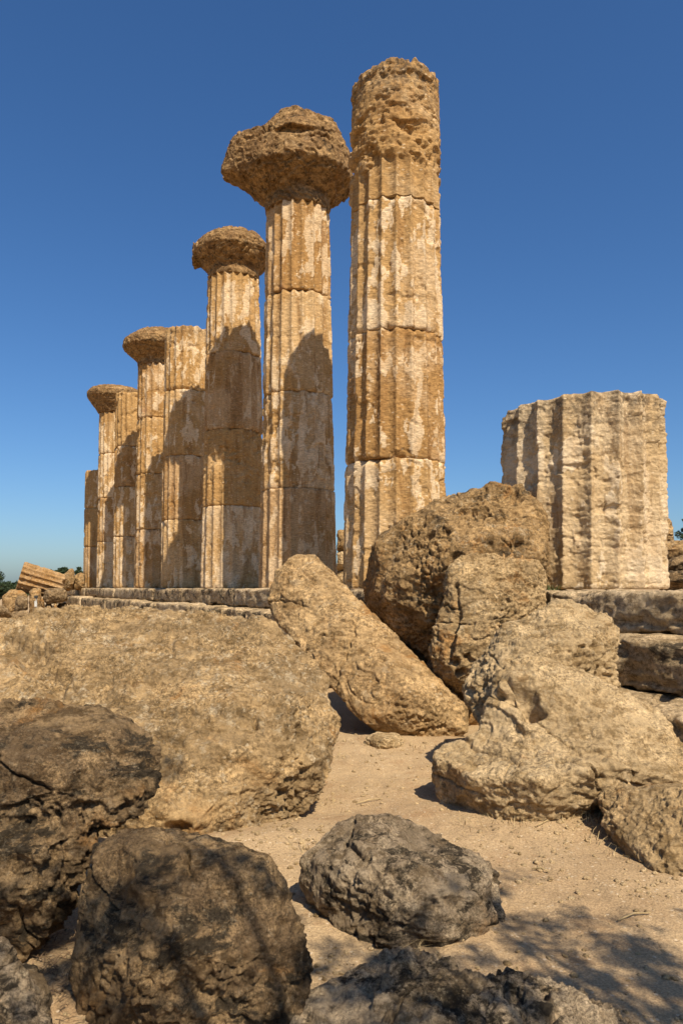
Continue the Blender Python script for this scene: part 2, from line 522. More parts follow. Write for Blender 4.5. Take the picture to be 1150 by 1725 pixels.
# ------------------------------------------------------------------ columns
def drum(name, parent, R0, R1, z0, z1, mat, px_h, px_w, seed, flutes=20, fdepth=0.078, er=1.0, plaster=0.0, tone=0.5,
         lichen=0.0, phase=0.0, chip=1.0, top_er=0.0, strata=0.0, tilt=(0, 0), extra=None, capn=10):
    nth = max(80, int(px_w * 3.4))
    nz = max(14, int(px_h * 1.05))
    th = np.linspace(0, 2 * math.pi, nth, endpoint=False)
    zz = np.linspace(0, 1, nz)
    TH, ZZ = np.meshgrid(th, zz)
    TH, ZZ = TH.ravel(), ZZ.ravel()
    H = z1 - z0
    R = R0 + (R1 - R0) * ZZ
    z = z0 + ZZ * H
    cs, sn = np.cos(TH), np.sin(TH)
    p = np.stack([cs * R, sn * R, z], 1).astype(np.float32)
    so_ = np.float32(seed * 5.13)
    q = p + so_
    f = (TH + phase) / (2 * math.pi) * flutes
    f = f - np.floor(f)
    prof = 1 - (2 * f - 1) ** 2                        # 1 in the middle of a flute, 0 at the arris
    worn = ss(-0.15, 0.45, fbm(q * np.array([1.1, 1.1, 0.7]), 3, 61)) * er
    arr = (1 - prof) ** 6                              # arris crest
    r = R - fdepth * prof
    nb_ = fbm(q * np.array([5, 5, 3.5]), 3, 63)
    r -= arr * np.clip(0.018 * worn + 0.032 * er * np.maximum(0, nb_), 0, 0.06)
    r -= 0.045 * worn * ss(0.05, 0.5, fbm(q * 2.3, 3, 65)) * er
    r -= 0.05 * ss(0.36, 0.46, fbm(q * np.array([1.7, 1.7, 2.2]), 3, 66)) * er   # spalled scars with hard edges
    pl = fbm(q * np.array([3.0, 3.0, 1.3]), 5, 67, 0.65) + 0.5 * fbm(q * 0.7, 2, 68) + 0.64 * plaster - 0.35
    pm = ss(0.0, 0.12, pl)
    r += 0.010 * pm * (plaster > 0)
    r -= 0.020 * er * ss(0.18, 0.5, fbm(q * 9, 2, 71)) * (1 - pm)
    r += 0.006 * fbm(q * 14, 3, 73, 0.6) * (0.3 + er) * (1 - 0.6 * pm)
    if strata > 0:
        s_ = fbm(q * np.array([1.5, 1.5, 3.6]) + 0.5 * fbm(q * 1.3, 2, 74)[:, None], 4, 75, 0.6)
        k_ = 0.35 + ss(-0.2, 0.4, fbm(q * 1.1, 2, 76))
        r += strata * k_ * (0.07 * s_ - 0.10 * ss(0.12, 0.30, s_ * -1) + 0.05 * np.abs(fbm(q * 5, 3, 77, 0.6)))
        r += 0.02 * strata
    # joints: thin gap and chipped rims
    dz0, dz1 = (z - z0), (z1 - z)
    chipn = np.maximum(0, fbm(np.stack([cs * R * 3.5, sn * R * 3.5, np.full_like(z, z0 * 3)], 1) + so_, 2, 81))
    chipn1 = np.maximum(0, fbm(np.stack([cs * R * 3.5, sn * R * 3.5, np.full_like(z, z1 * 3)], 1) + so_, 2, 81))
    r -= 0.022 * np.exp(-(dz0 / 0.02) ** 2) + 0.022 * np.exp(-(dz1 / 0.02) ** 2)
    r -= 0.16 * chip * (chipn * np.exp(-(dz0 / 0.07) ** 2) + chipn1 * np.exp(-(dz1 / 0.07) ** 2))
    if extra is not None:
        r = extra(r, TH, z, q)
    zt = z.copy()
    if top_er > 0:                                     # broken top edge
        tn = fbm(np.stack([cs * 2.2, sn * 2.2, np.zeros_like(z)], 1) + so_, 4, 83, 0.55)
        zt = z + ZZ ** 6 * top_er * tn
        r -= 0.35 * top_er * ss(0.86, 1.0, ZZ) * (0.4 + tn)
    zt = zt + ZZ ** 2 * (tilt[0] * cs + tilt[1] * sn)
    co = np.stack([cs * r, sn * r, zt], 1)
    I = np.arange(nz * nth).reshape(nz, nth)
    J = np.roll(I, -1, axis=1)
    quads = [np.stack([I[:-1], J[:-1], J[1:], I[1:]], -1).reshape(-1, 4)]
    cos = [co]
    base = len(co)
    # caps as shrinking rings
    tris = []
    for which, ring in ((1, nz - 1), (0, 0)):
        prev = I[ring]
        rim = co[ring * nth:(ring + 1) * nth]
        zc = rim[:, 2].mean()
        nr = capn if which else 2
        for k in range(1, nr):
            s_ = 1 - k / nr
            rr = rim.copy()
            rr[:, :2] *= s_
            rr[:, 2] = zc + (rim[:, 2] - zc) * s_
            if which and top_er > 0:
                rr[:, 2] += 0.5 * top_er * fbm(np.stack([rr[:, 0] * 3, rr[:, 1] * 3, np.zeros(nth)], 1) + so_, 3, 85) * (1 - s_ ** 4)
            cos.append(rr)
            cur = np.arange(base, base + nth)
            base += nth
            a, b_, c_, d_ = prev, np.roll(prev, -1), np.roll(cur, -1), cur
            quads.append(np.stack([a, b_, c_, d_], -1) if which else np.stack([a, d_, c_, b_], -1))
            prev = cur
        cos.append(np.array([[0, 0, zc]]))
        tip = np.full(nth, base)
        base += 1
        tris.append(np.stack([prev, np.roll(prev, -1), tip], -1) if which else np.stack([np.roll(prev, -1), prev, tip], -1))
    allco = np.concatenate(cos)
    me = np_mesh(name, allco, np.concatenate(quads), np.concatenate(tris))
    n_extra = len(allco) - len(co)
    tn_ = tone + 0.9 * fbm(q * 0.8, 2, 87)
    attr(me, 'plaster', np.concatenate([np.clip(pm * (plaster > 0) * (0.75 + 0.5 * plaster), 0, 1), np.zeros(n_extra)]))
    attr(me, 'tone', np.concatenate([tn_, np.full(n_extra, tone)]))
    lz = lichen if np.isscalar(lichen) else lichen(z, TH)
    attr(me, 'lichen', np.concatenate([np.zeros_like(z) + lz, np.full(n_extra, 0.3)]))
    return link(name, me, mat, parent)

OCH = (0.455, 0.27, 0.10)
TAN = (0.56, 0.375, 0.18)
PLA = (0.74, 0.575, 0.36)
cm = [column_stone("golden_column_stone", OCH, TAN, PLA, 0, 0.5),
      column_stone("brown_column_stone", (0.40, 0.225, 0.078), (0.51, 0.33, 0.16), (0.70, 0.53, 0.325), 1, 0.55),
      column_stone("pale_column_stone", (0.47, 0.285, 0.11), (0.59, 0.415, 0.225), (0.75, 0.59, 0.38), 2, 0.5)]
cap_mat = stone("weathered_capital_stone", (0.38, 0.235, 0.10), (0.265, 0.155, 0.065), px=0.022, a_ochre=0.4, a_dark=0.42, a_pale=0.25, seed=4, pale=(0.5, 0.36, 0.21))

def column(i, joints, Rb, Rt, ztop, label, pl, tones, er, top_er=0.0, capital=None, lich=None, phase=0.0, extras=None, strata=None, fd=None):
    c = along(i * SP)
    e = empty("column", (c[0] + (0, 0, -0.06, -0.15, -0.10, -0.10, -0.08, -0.02)[i], c[1], STY))
    tag(e, label, "column", "row of standing temple columns")
    zs = [0.0] + list(joints) + [ztop]
    ppm = F / 1.686 / c[1]
    for k in range(len(zs) - 1):
        z0, z1 = zs[k], zs[k + 1]
        r0 = Rb + (Rt - Rb) * z0 / 9.4
        r1 = Rb + (Rt - Rb) * z1 / 9.4
        last = k == len(zs) - 2
        o = drum("drum", e, r0, r1, z0 + 0.002, z1 - 0.002, cm[(i + k) % 3], (z1 - z0) * ppm, 2 * r0 * ppm, seed=i * 7 + k + 1,
                 er=er[k], plaster=pl[k], tone=tones[k], phase=phase, top_er=top_er if last else 0,
                 lichen=(lich[k] if lich else 0.0), extra=(extras[k] if extras else None),
                 strata=(strata[k] if strata else 0.0), fdepth=(fd[k] if fd else 0.078), capn=10 if last else 3)
        o.location = (0, 0, 0)
    return e

def notch(zc, h, th0, wth, dep):
    """a bite out of the shaft"""
    def fn(r, TH, z, q):
        a = np.angle(np.exp(1j * (TH - th0)))
        k = (1 - ss(0.6, 1.0, np.abs(a) / wth)) * (1 - ss(0.5, 1.0, np.abs(z - zc) / h))
        return r - dep * k * (0.7 + 0.8 * np.maximum(-0.5, fbm(q * 4, 2, 91)))
    return fn

def crown_drum(r, TH, z, q):
    """flutes survive only at the foot of the top drum"""
    f = (TH + 0.05) / (2 * math.pi) * 20
    f = f - np.floor(f)
    k = 1 - ss(0.25, 0.55, z - 7.31 - 0.35 * np.maximum(0, np.cos(TH + 1.4)) + 0.3 * fbm(q * 2.5, 2, 93))
    base = 1.045 - 0.21 * z / 9.4
    return k * (base - 0.075 * (1 - (2 * f - 1) ** 2) + 0.012 * fbm(q * 12, 3, 94)) + (1 - k) * r

# tall broken column
column(0, (2.42, 4.84, 7.31), 1.045, 0.835, 9.90, "tallest column with a crumbling flat top and no capital",
       (0.34, 0.36, 0.42, 0.0), (0.35, 0.30, 0.28, 0.22), (0.5, 0.55, 0.5, 0.9), top_er=0.16,
       lich=(0.05, 0.05, 0.08, lambda z, t: 0.25 + 0.6 * ss(8.8, 9.7, z)), phase=0.05,
       strata=(0, 0, 0, 0.7), fd=(0.085, 0.085, 0.08, 0.0), extras=(None, None, None, crown_drum))
c1 = column(1,
 (2.43, 4.78, 7.25), 1.0, 0.80, 9.46, "fluted column with a large broken capital beside the tallest column",
            (0.25, 0.42, 0.38, 0.50), (0.78, 0.50, 0.62, 0.32), (0.3, 0.7, 0.35, 0.35), phase=0.11,
            extras=(None, notch(4.0, 0.35, -2.55, 0.5, 0.06), None, None))
c2 = column(2, (2.46, 4.75, 7.08), 1.03, 0.80, 9.46, "fluted column with a round capital, second of those with capitals",
            (0.30, 0.0, 0.20, 0.40), (0.70, 0.12, 0.72, 0.3), (0.5, 1.1, 0.4, 0.6), phase=0.2,
            strata=(0, 0.15, 0, 0))
column(3, (2.42, 4.70, 7.02), 0.99, 0.84, 9.30, "pale topped column without a capital between two with round capitals",
       (0.30, 0.25, 0.35, 0.35), (0.62, 0.45, 0.35, 0.35), (0.7, 0.5, 0.7, 0.8), top_er=0.06,
       lich=(0, 0, 0, lambda z, t: 0.5 * ss(8.7, 9.2, z)), phase=0.3)
c4 = column(4, (2.4, 4.7, 7.0), 0.99, 0.83, 9.23, "ochre column with a flat capital behind the pale topped column",
            (0.25, 0.2, 0.15, 0.30), (0.5, 0.25, 0.2, 0.25), (0.8, 0.8, 0.9, 0.7), phase=0.0)
column(5, (2.4, 4.7, 6.6), 1.0, 0.86, 9.12, "narrow ochre column without a capital in the far part of the row",
       (0.35, 0.45, 0.2, 0.0), (0.5, 0.35, 0.3, 0.05), (0.6, 0.6, 0.8, 1.0), top_er=0.06, phase=0.4, strata=(0, 0, 0, 0.15))
c6 = column(6, (2.4, 4.7, 7.0), 0.99, 0.83, 9.2, "farthest column that still carries a capital",
            (0.45, 0.4, 0.5, 0.4), (0.45, 0.3, 0.5, 0.4), (0.7, 0.8, 0.6, 0.5), phase=0.1)
column(7, (2.35, 4.6), 1.0, 0.86, 6.8, "short stub column at the far end of the row",
       (0.1, 0.0, 0.1), (0.7, 0.1, 0.15), (0.4, 0.6, 0.7), top_er=0.06, phase=0.2)

# capitals: echinus flaring to what is left of the abacus
def capital_pts(parent, i, lumps, seed, vox, amp, dents=()):
    c = along(i * SP, 0, STY)
    dents = [([c + np.array(p) for p in pts], r, dep) for pts, r, dep in dents]
    o = make_rock("capital", [[c + np.array(p) for p in lp] for lp in lumps], cap_mat, facets=0, cracks=1, vox=vox, sub=1, seed=seed, smooth=1, crag=0.15, mid=0.4, pit=0.3, fine=0.6, flake=1.0, dents=dents, parent=parent,
                  origin=c, amp=amp, bed=0.6, lumpy=0.4, bdir=(0.05, 0, 1))
    o.location = (0, 0, 0)
    return o

def ring(r, z, n=24, cx=0.0, cy=0.0):
    return [(cx + r * math.cos(2 * math.pi * k / n), cy + r * math.sin(2 * math.pi * k / n), z) for k in range(n)]

# large broken capital (axes: x right, y away)
capital_pts(c1, 1, [
    ring(0.80, 9.42) + ring(0.80, 9.74),
    ring(0.80, 9.72) + ring(1.10, 9.98) + ring(1.40, 10.20),
    ring(1.41, 10.20) + [(1.30, -0.45, 10.85), (1.30, 0.4, 10.9), (0.75, -1.15, 10.85), (-0.2, -1.38, 10.62), (-0.95, -0.95, 10.9), (0.8, 0.9, 11.2), (-0.9, 0.8, 11.2)],
    [(-1.90, -0.25, 10.42), (-1.92, 0.35, 10.5), (-1.75, -0.55, 10.25), (-0.8, -0.7, 9.95), (-0.8, 0.5, 9.95), (-1.52, -0.45, 11.22), (-1.3, -0.75, 11.05), (-1.1, 0.8, 11.2),
     (-1.62, 0.5, 11.0), (-0.7, -1.0, 11.1), (-0.9, -1.0, 10.4)],
    [(-0.80, -0.80, 11.15), (-0.38, -0.60, 11.72), (0.0, -0.80, 11.68), (0.62, -0.85, 11.36), (0.95, -0.35, 11.55), (1.28, -0.1, 10.9), (1.2, -0.55, 10.85), (0.9, 0.8, 11.55), (0.7, -1.1, 10.95), (-0.12, -1.30, 10.95),
     (-0.4, 0.8, 11.7), (-0.95, 0.2, 11.3), (-0.65, -1.05, 10.9)],
], 3, 0.036, 1.0, dents=[([(-0.95 + 0.1 * k, -1.02 - 0.3 * math.sin(k / 21 * 3.1), 10.88 + 0.10 * math.sin(k * 0.5) - 0.012 * k) for k in range(22)], 0.11, 0.14),
                    ([(-0.85 + 0.02 * k, -0.95, 10.2 + 0.1 * k) for k in range(9)], 0.12, 0.16)])
capital_pts(c2, 2, [
    ring(0.79, 9.42) + ring(0.79, 9.72),
    ring(0.79, 9.70) + ring(1.0, 9.93) + ring(1.20, 10.18),
    ring(1.21, 10.18) + ring(1.17, 10.42) + ring(0.75, 10.78, cx=0.05),
    [(-1.25, -0.3, 10.02), (-1.28, 0.4, 9.95), (-1.15, -0.4, 10.5), (-1.2, 0.4, 10.55), (-0.95, 0.3, 10.0), (-0.95, -0.3, 10.05)],
], 5, 0.045, 0.8)
capital_pts(c4, 4, [
    ring(0.82, 9.19) + ring(0.82, 9.45),
    ring(0.82, 9.43) + ring(1.12, 9.70) + ring(1.42, 9.94),
    ring(1.44, 9.95) + ring(1.40, 10.25) + ring(1.0, 10.62, cx=0.2),
], 8, 0.06, 0.8)
capital_pts(c6, 6, [
    ring(0.82, 9.16) + ring(0.86, 9.4) + ring(1.36, 9.95),
    ring(1.42, 9.96, 16) + ring(1.45, 10.24, 16) + ring(1.2, 10.5, 16),
], 12, 0.07, 0.7)

# the thick standing drum on the right: deep flutes, bedded pale stone
dm = column_stone("pale_bedded_stone", (0.54, 0.38, 0.195), (0.66, 0.50, 0.295), (0.76, 0.61, 0.40), 9, 0.9, px=0.013, bands=0.45)
ds = empty("column_stump", (3.25, 9.95, STY))
tag(ds, "thick pale column stump with deep worn flutes standing alone", "column stump")
def stump_fn(r, TH, z, q):
    s_ = fbm(q * np.array([2.2, 2.2, 8.0]), 3, 95, 0.6)
    r = r + 0.004 * s_ - 0.010 * ss(0.12, 0.3, -s_)
    return r - 0.022 * ss(0.1, 0.5, fbm(q * np.array([3, 3, 2.0]), 3, 97))
drum("drum", ds, 1.09, 1.07, 0.0, 2.42, dm, 190, 160, seed=31, flutes=20, fdepth=0.095, er=0.45, plaster=0.25, tone=0.55,
     lichen=lambda z, t: 0.12 + 0.65 * ss(1.6, 2.4, z), phase=0.21, chip=0.2, top_er=0.03, tilt=(0.03, 0.0), extra=stump_fn)

# ------------------------------------------------------------------ platform of weathered step blocks
pm_a = stone("weathered_step_stone", (0.60, 0.44, 0.25), (0.44, 0.32, 0.175), px=0.011, a_ochre=0.2, a_dark=0.55, a_pale=0.25, seed=11, dscale=1.6)
pm_b = stone("pale_step_stone", (0.66, 0.50, 0.30), (0.52, 0.385, 0.22), px=0.011, a_ochre=0.25, a_dark=0.35, a_pale=0.3, seed=13, dscale=1.6)

def block(name, parent, t0, t1, off0, off1, z0, z1, mat, cell, seed, rnd=0.1, amp=1.0):
    """one step block between two stations of the row; off0 inner, off1 outer face"""
    hx, hy, hz = (t1 - t0) / 2, (off1 - off0) / 2, (z1 - z0) / 2
    rnd = min(rnd, 0.9 * hx, 0.9 * hy, 0.9 * hz)
    H = np.array([hx, hy, hz])
    n = [max(3, int(2 * h / cell)) for h in (hx, hy, hz)]
    vs, qs, base = [], [], 0
    for ax in range(3):
        a, b_ = [k for k in range(3) if k != ax]
        for sg in (-1, 1):
            u = np.linspace(-1, 1, n[a] + 1)
            w_ = np.linspace(-1, 1, n[b_] + 1)
            U, W = np.meshgrid(u, w_)
            c = np.zeros((U.size, 3))
            c[:, a], c[:, b_], c[:, ax] = U.ravel() * H[a], W.ravel() * H[b_], sg * H[ax]
            vs.append(c)
            I = np.arange(U.size).reshape(U.shape) + base
            q = np.stack([I[:-1, :-1], I[:-1, 1:], I[1:, 1:], I[1:, :-1]], -1).reshape(-1, 4)
            flip = (sg < 0) ^ (ax == 1)
            qs.append(q[:, ::-1] if flip else q)
            base += U.size
    c = np.concatenate(vs)
    inner = np.clip(c, -(H - rnd), H - rnd)
    nv = c - inner
    nv /= np.maximum(1e-6, np.linalg.norm(nv, axis=1))[:, None]
    c = inner + nv * rnd
    mid = along((t0 + t1) / 2, (off0 + off1) / 2, (z0 + z1) / 2)
    wc = mid + c[:, :1] * RD + c[:, 1:2] * LN + c[:, 2:3] * np.array([0, 0, 1.0])
    wn = nv[:, :1] * RD + nv[:, 1:2] * LN + nv[:, 2:3] * np.array([0, 0, 1.0])
    p = wc.astype(np.float32) + seed * 0.37
    d = 0.05 * fbm(p * 1.6, 3, 101) + 0.03 * fbm(p * np.array([2.5, 2.5, 9]), 3, 103) + 0.012 * fbm(p * 14, 3, 105)
    d -= 0.05 * ss(0.15, 0.45, fbm(p * np.array([4, 4, 6]), 2, 107))
    d = d * amp - 0.02
    wc = wc + wn * d[:, None]
    bm = bmesh.new()
    me = np_mesh(name, wc - mid, np.concatenate(qs))
    bm.from_mesh(me)
    bmesh.ops.remove_doubles(bm, verts=bm.verts[:], dist=1e-5)
    bmesh.ops.recalc_face_normals(bm, faces=bm.faces[:])
    bm.to_mesh(me)
    bm.free()
    o = link(name, me, mat, parent)
    o.location = mid - np.array(parent.location)
    return o

plat = empty("temple_platform", along(-6, 1.3, GZ))
tag(plat, "long weathered stone platform with steps that carries the columns", "platform")
rs = random.Random(5)
for course, (o0, o1, z0, z1) in enumerate(((0.2, 1.38, -0.49, STY), (0.9, 2.08, -0.99, -0.43), (1.5, 2.85, -1.62, -0.92))):
    t = -10.4 + 0.7 * course
    while t < 36.5:
        L = rs.uniform(1.5, 2.6) if t < 0 else rs.uniform(2.0, 3.6)
        t1 = min(t + L, 37.0)
        depth = along((t + t1) / 2, o1)[1]
        skip = course > 0 and 7.7 < depth < 11.2
        if course == 0 and -5.6 < (t + t1) / 2 < -2.6: skip = False
        if not skip:
            cell = max(0.03, depth / F * 1.686 * 2.6)
            block("stylobate_block" if course == 0 else "step_block", plat, t + 0.008, t1 - 0.008, o0, o1 + rs.uniform(-0.06, 0.06), z0, z1 - (0.0 if course == 0 else rs.uniform(0, .05)),
                  pm_a if rs.random() < 0.6 else pm_b, cell, seed=int(t * 7) + 50 + course * 100,
                  rnd=0.09 if depth < 9 else 0.07, amp=0.9)
        t = t1

# ------------------------------------------------------------------ boulders
mA = stone("tan_boulder_stone", (0.49, 0.33, 0.155), (0.34, 0.23, 0.11), px=0.0075, a_ochre=0.45, a_dark=0.30, a_pale=0.55, seed=1)
mB = stone("ochre_boulder_stone", (0.55, 0.365, 0.17), (0.44, 0.285, 0.13), px=0.011, a_ochre=0.6, a_dark=0.25, a_pale=0.3, seed=2)
mC = stone("pale_boulder_stone", (0.64, 0.465, 0.25), (0.52, 0.37, 0.19), px=0.0075, a_ochre=0.35, a_dark=0.12, a_pale=0.3, seed=3)
mD = stone("dark_lichened_stone", (0.44, 0.295, 0.145), (0.205, 0.135, 0.07), px=0.0034, bump=1.2, a_ochre=0.5, a_dark=0.60, a_pale=0.22, seed=5, dscale=3.4)
mE = stone("grey_lichened_stone", (0.53, 0.405, 0.255), (0.31, 0.23, 0.14), px=0.0036, bump=1.1, a_ochre=0.35, a_dark=0.62, a_pale=0.3, seed=6, dscale=3.8)
mF = stone("round_boulder_stone", (0.43, 0.275, 0.12), (0.30, 0.19, 0.083), px=0.011, a_ochre=0.65, a_dark=0.42, a_pale=0.3, seed=7)
mG = stone("block_stone", (0.54, 0.375, 0.185), (0.41, 0.28, 0.135), px=0.009, a_ochre=0.6, a_dark=0.2, a_pale=0.3, seed=8)

def boulder(name, label, lumps, mat, cat="boulder", group=None, **kw):
    o = make_rock(name, lumps, mat, **kw)
    return tag(o, label, cat, group)

boulder("boulder", "wedge shaped ochre boulder leaning with its narrow end up before the columns", [
    lump([(450, 1008, 9.4), (464, 960, 9.5), (494, 934, 9.6), (530, 935, 9.6), (566, 980, 9.3), (616, 1025, 9.0), (668, 1080, 8.7), (752, 1158, 8.2),
          (788, 1193, 8.0), (790, 1232, 7.9), (762, 1256, 7.8), (690, 1256, 7.75), (632, 1232, 7.8), (594, 1198, 7.95), (548, 1140, 8.3), (492, 1078, 8.8), (460, 1038, 9.2)],
         [(560, 1060, 8.65), (690, 1165, 7.75)], 0.55, 0.95)],
    mB, seed=21, vox=0.028, facets=7, smooth=1, pit=0.2, bed=0.4, lumpy=0.08, crag=0.1, mid=0.3, flake=0.6, fine=0.7, dents=groove([(540, 1105, 8.35), (620, 1092, 8.15), (665, 1108, 8.0)], 0.10, 0.05))

boulder("boulder", "big rounded boulder with dark pits wedged against the column stump", [
    lump([(597, 985, 9.5), (611, 943, 9.5), (643, 893, 9.5), (690, 855, 9.45), (755, 830, 9.4), (825, 812, 9.3), (874, 818, 9.15), (914, 849, 8.9), (939, 888, 8.75),
          (941, 940, 8.65), (917, 1010, 8.7), (850, 1090, 8.9), (760, 1138, 9.1), (703, 1108, 9.2), (643, 1064, 9.35), (604, 1024, 9.45)],
         [(740, 960, 8.6), (830, 930, 8.35), (690, 1040, 8.95), (655, 960, 9.0), (900, 900, 8.5)], 0.9, 0.7)],
    mF, seed=33, vox=0.03, smooth=6, pit=1.0, bed=0.7, crag=0.8, mid=0.8,
    dents=hole(873, 913, 8.42, 0.13, 0.16) + hole(765, 942, 8.6, 0.10, 0.14) + hole(720, 900, 8.95, 0.10, 0.1) + hole(748, 895, 8.85, 0.09, 0.1) + hole(700, 880, 9.15, 0.08, 0.1) + hole(800, 1010, 8.6, 0.12, 0.1))

boulder("rock", "broken upright block with a ridged edge before the big rounded boulder", [
    lump([(722, 1095, 8.35), (744, 1030, 8.35), (756, 956, 8.4), (772, 935, 8.45), (830, 929, 8.5), (874, 948, 8.5), (908, 942, 8.5), (922, 972, 8.5), (918, 1032, 8.3),
          (850, 1092, 8.1), (800, 1133, 8.05), (791, 1162, 8.1), (770, 1172, 8.2), (738, 1154, 8.25)], [(855, 1010, 8.05), (785, 1085, 7.98)], 0.25, 0.97)],
    mG, seed=45, vox=0.024, smooth=1, pit=0.5, lumpy=0.15, crag=0.3, mid=0.5, cat="rock",
    dents=groove([(767, 950, 8.3), (765, 1030, 8.15), (752, 1112, 8.12)], 0.07, 0.10, 24) + hole(775, 1140, 8.05, 0.10, 0.12) + hole(790, 1112, 8.0, 0.08, 0.1) + hole(765, 1118, 8.08, 0.07, 0.08))

boulder("rock", "pale crumbly rock resting against the right hand steps", [
    lump([(788, 1170, 6.5), (796, 1112, 6.5), (850, 1055, 6.6), (920, 1020, 6.7), (970, 1012, 6.75), (1030, 1030, 6.65), (1036, 1080, 6.5), (1042, 1165, 6.3),
          (1000, 1310, 6.1), (860, 1310, 6.1), (806, 1215, 6.3)], [(900, 1110, 6.05), (980, 1080, 6.1), (840, 1150, 6.1)], 0.3, 0.9)],
    mC, seed=57, vox=0.025, smooth=4, pit=1.2, crag=0.6, cat="rock")

boulder("boulder", "large pale hollowed boulder lying beside the sandy path", [
    lump([(736, 1358, 5.5), (714, 1312, 5.65), (729, 1262, 5.75), (800, 1232, 5.85), (930, 1220, 5.9), (1175, 1250, 5.7), (1215, 1325, 5.4), (1100, 1345, 5.2), (1010, 1345, 5.12),
          (1000, 1370, 5.08), (880, 1397, 5.06), (786, 1382, 5.2)], [(880, 1320, 4.88), (780, 1315, 5.12), (1000, 1290, 5.02), (1120, 1290, 5.15)], 0.4, 0.85),
    lump([(792, 1245, 5.85), (824, 1174, 5.95), (840, 1134, 6.0), (880, 1105, 6.05), (932, 1112, 6.05), (984, 1142, 5.95), (1066, 1180, 5.85), (1124, 1202, 5.75),
          (1180, 1252, 5.65), (1210, 1325, 5.4), (1000, 1340, 5.3), (850, 1330, 5.35)], [(950, 1200, 5.58), (1060, 1260, 5.25), (880, 1260, 5.4), (860, 1160, 5.8)], 0.3, 0.9)],
    mC, seed=69, facets=8, vox=0.02, smooth=5, pit=0.35, bed=0.8, crag=0.15, mid=0.75, fine=0.8, bdir=(0.5, 0.1, 1.0),
    dents=groove([(862, 1170, 5.75), (885, 1180, 5.72), (895, 1200, 5.68)], 0.11, 0.13, 8) + hole(893, 1198, 5.62, 0.10, 0.09) + hole(950, 1283, 5.15, 0.06, 0.12) + hole(1010, 1310, 5.08, 0.05, 0.07) + groove([(796, 1280, 5.35), (792, 1310, 5.25)], 0.05, 0.1, 5)
          + groove([(812, 1235, 5.6), (835, 1170, 5.85)], 0.06, 0.09, 8) + groove([(890, 1238, 5.5), (860, 1228, 5.55)], 0.05, 0.05, 5))

boulder("boulder", "squared tan block half out of frame at the path edge", [
    lump([(1003, 1345, 4.95), (1015, 1326, 5.0), (1090, 1326, 5.1), (1230, 1318, 5.0), (1300, 1400, 4.6), (1210, 1510, 4.0), (1140, 1490, 4.1), (1105, 1475, 4.2), (1050, 1445, 4.48), (1020, 1402, 4.75)],
         [(1118, 1336, 4.6), (1116, 1470, 4.15), (1180, 1330, 4.5)], 0.25, 0.95)],
    mG, seed=71, vox=0.018, smooth=2, pit=0.15, bed=0.3, lumpy=0.15, crag=0.08, mid=0.3, flake=0.3, fine=0.8, facets=6)

boulder("boulder", "enormous tan boulder filling the left of the scene", [
    lump([(-170, 1062, 7.4), (0, 1043, 7.5), (60, 1033, 7.5), (130, 1025, 7.5), (250, 1033, 7.3), (370, 1030, 7.1), (452, 1045, 6.9), (496, 1071, 6.7), (537, 1112, 6.45),
          (559, 1153, 6.15), (573, 1210, 5.85), (573, 1275, 5.55), (555, 1340, 5.2), (532, 1385, 4.9), (505, 1428, 4.68), (440, 1450, 4.55), (300, 1470, 4.65), (150, 1480, 4.7), (-100, 1480, 4.9)],
         [(400, 1130, 6.15), (250, 1110, 6.5), (500, 1250, 5.0), (440, 1330, 4.55), (270, 1320, 4.6), (100, 1260, 5.1), (50, 1130, 6.3)], 0.5, 0.88)],
    mA, seed=83, vox=0.022, smooth=5, pit=0.8, bed=0.8, crag=0.7, mid=1.1, bdir=(0.45, 0.2, 1.0),
    dents=groove([(5, 1085, 7.0), (60, 1120, 6.5), (115, 1190, 5.9)], 0.20, 0.14, 16) + groove([(290, 1400, 4.65), (360, 1382, 4.6), (430, 1362, 4.6), (490, 1335, 4.75), (550, 1295, 5.2)], 0.09, 0.09, 24) + groove([(380, 1405, 4.6), (450, 1392, 4.55), (510, 1365, 4.75)], 0.05, 0.05, 20) + groove([(430, 1300, 4.6), (480, 1285, 4.75), (520, 1265, 5.0)], 0.06, 0.05, 14))

boulder("boulder", "dark lichen covered block overhanging the left edge of the path", [
    lump([(-90, 1195, 3.9), (0, 1184, 3.9), (60, 1181, 3.9), (150, 1193, 3.8), (222, 1213, 3.7), (273, 1260, 3.6), (270, 1300, 3.5), (242, 1348, 3.4), (190, 1395, 3.35), (120, 1440, 3.3), (-90, 1450, 3.3)],
         [(150, 1280, 3.3), (50, 1300, 3.25), (200, 1300, 3.3)], 0.4, 0.9),
    lump([(190, 1370, 3.4), (142, 1425, 3.3), (112, 1500, 3.22), (78, 1590, 3.15), (40, 1630, 3.15), (-90, 1650, 3.15), (-90, 1350, 3.4)], [(30, 1450, 3.05)], 0.4, 0.9)],
    mD, seed=95, vox=0.015, smooth=4, pit=0.6, bed=0.7, crag=0.5, bdir=(0.4, 0, 1.0))

boulder("boulder", "brown shaded boulder standing in the lower left foreground", [
    lump([(116, 1560, 2.95), (128, 1490, 2.95), (158, 1418, 3.0), (200, 1391, 3.05), (270, 1398, 3.05), (340, 1402, 3.05), (402, 1420, 3.0), (442, 1458, 2.95), (474, 1520, 2.9), (514, 1580, 2.8),
          (525, 1640, 2.75), (508, 1720, 2.7), (470, 1810, 2.6), (170, 1810, 2.6), (125, 1700, 2.75)], [(300, 1560, 2.55), (400, 1600, 2.55), (250, 1690, 2.45), (330, 1440, 2.78), (215, 1430, 2.85), (420, 1470, 2.75)], 0.35, 0.95)],
    mD, seed=107, facets=9, vox=0.015, smooth=4, pit=0.25, bed=0.3, lumpy=0.5, crag=0.2, flake=0.3, mid=0.6)

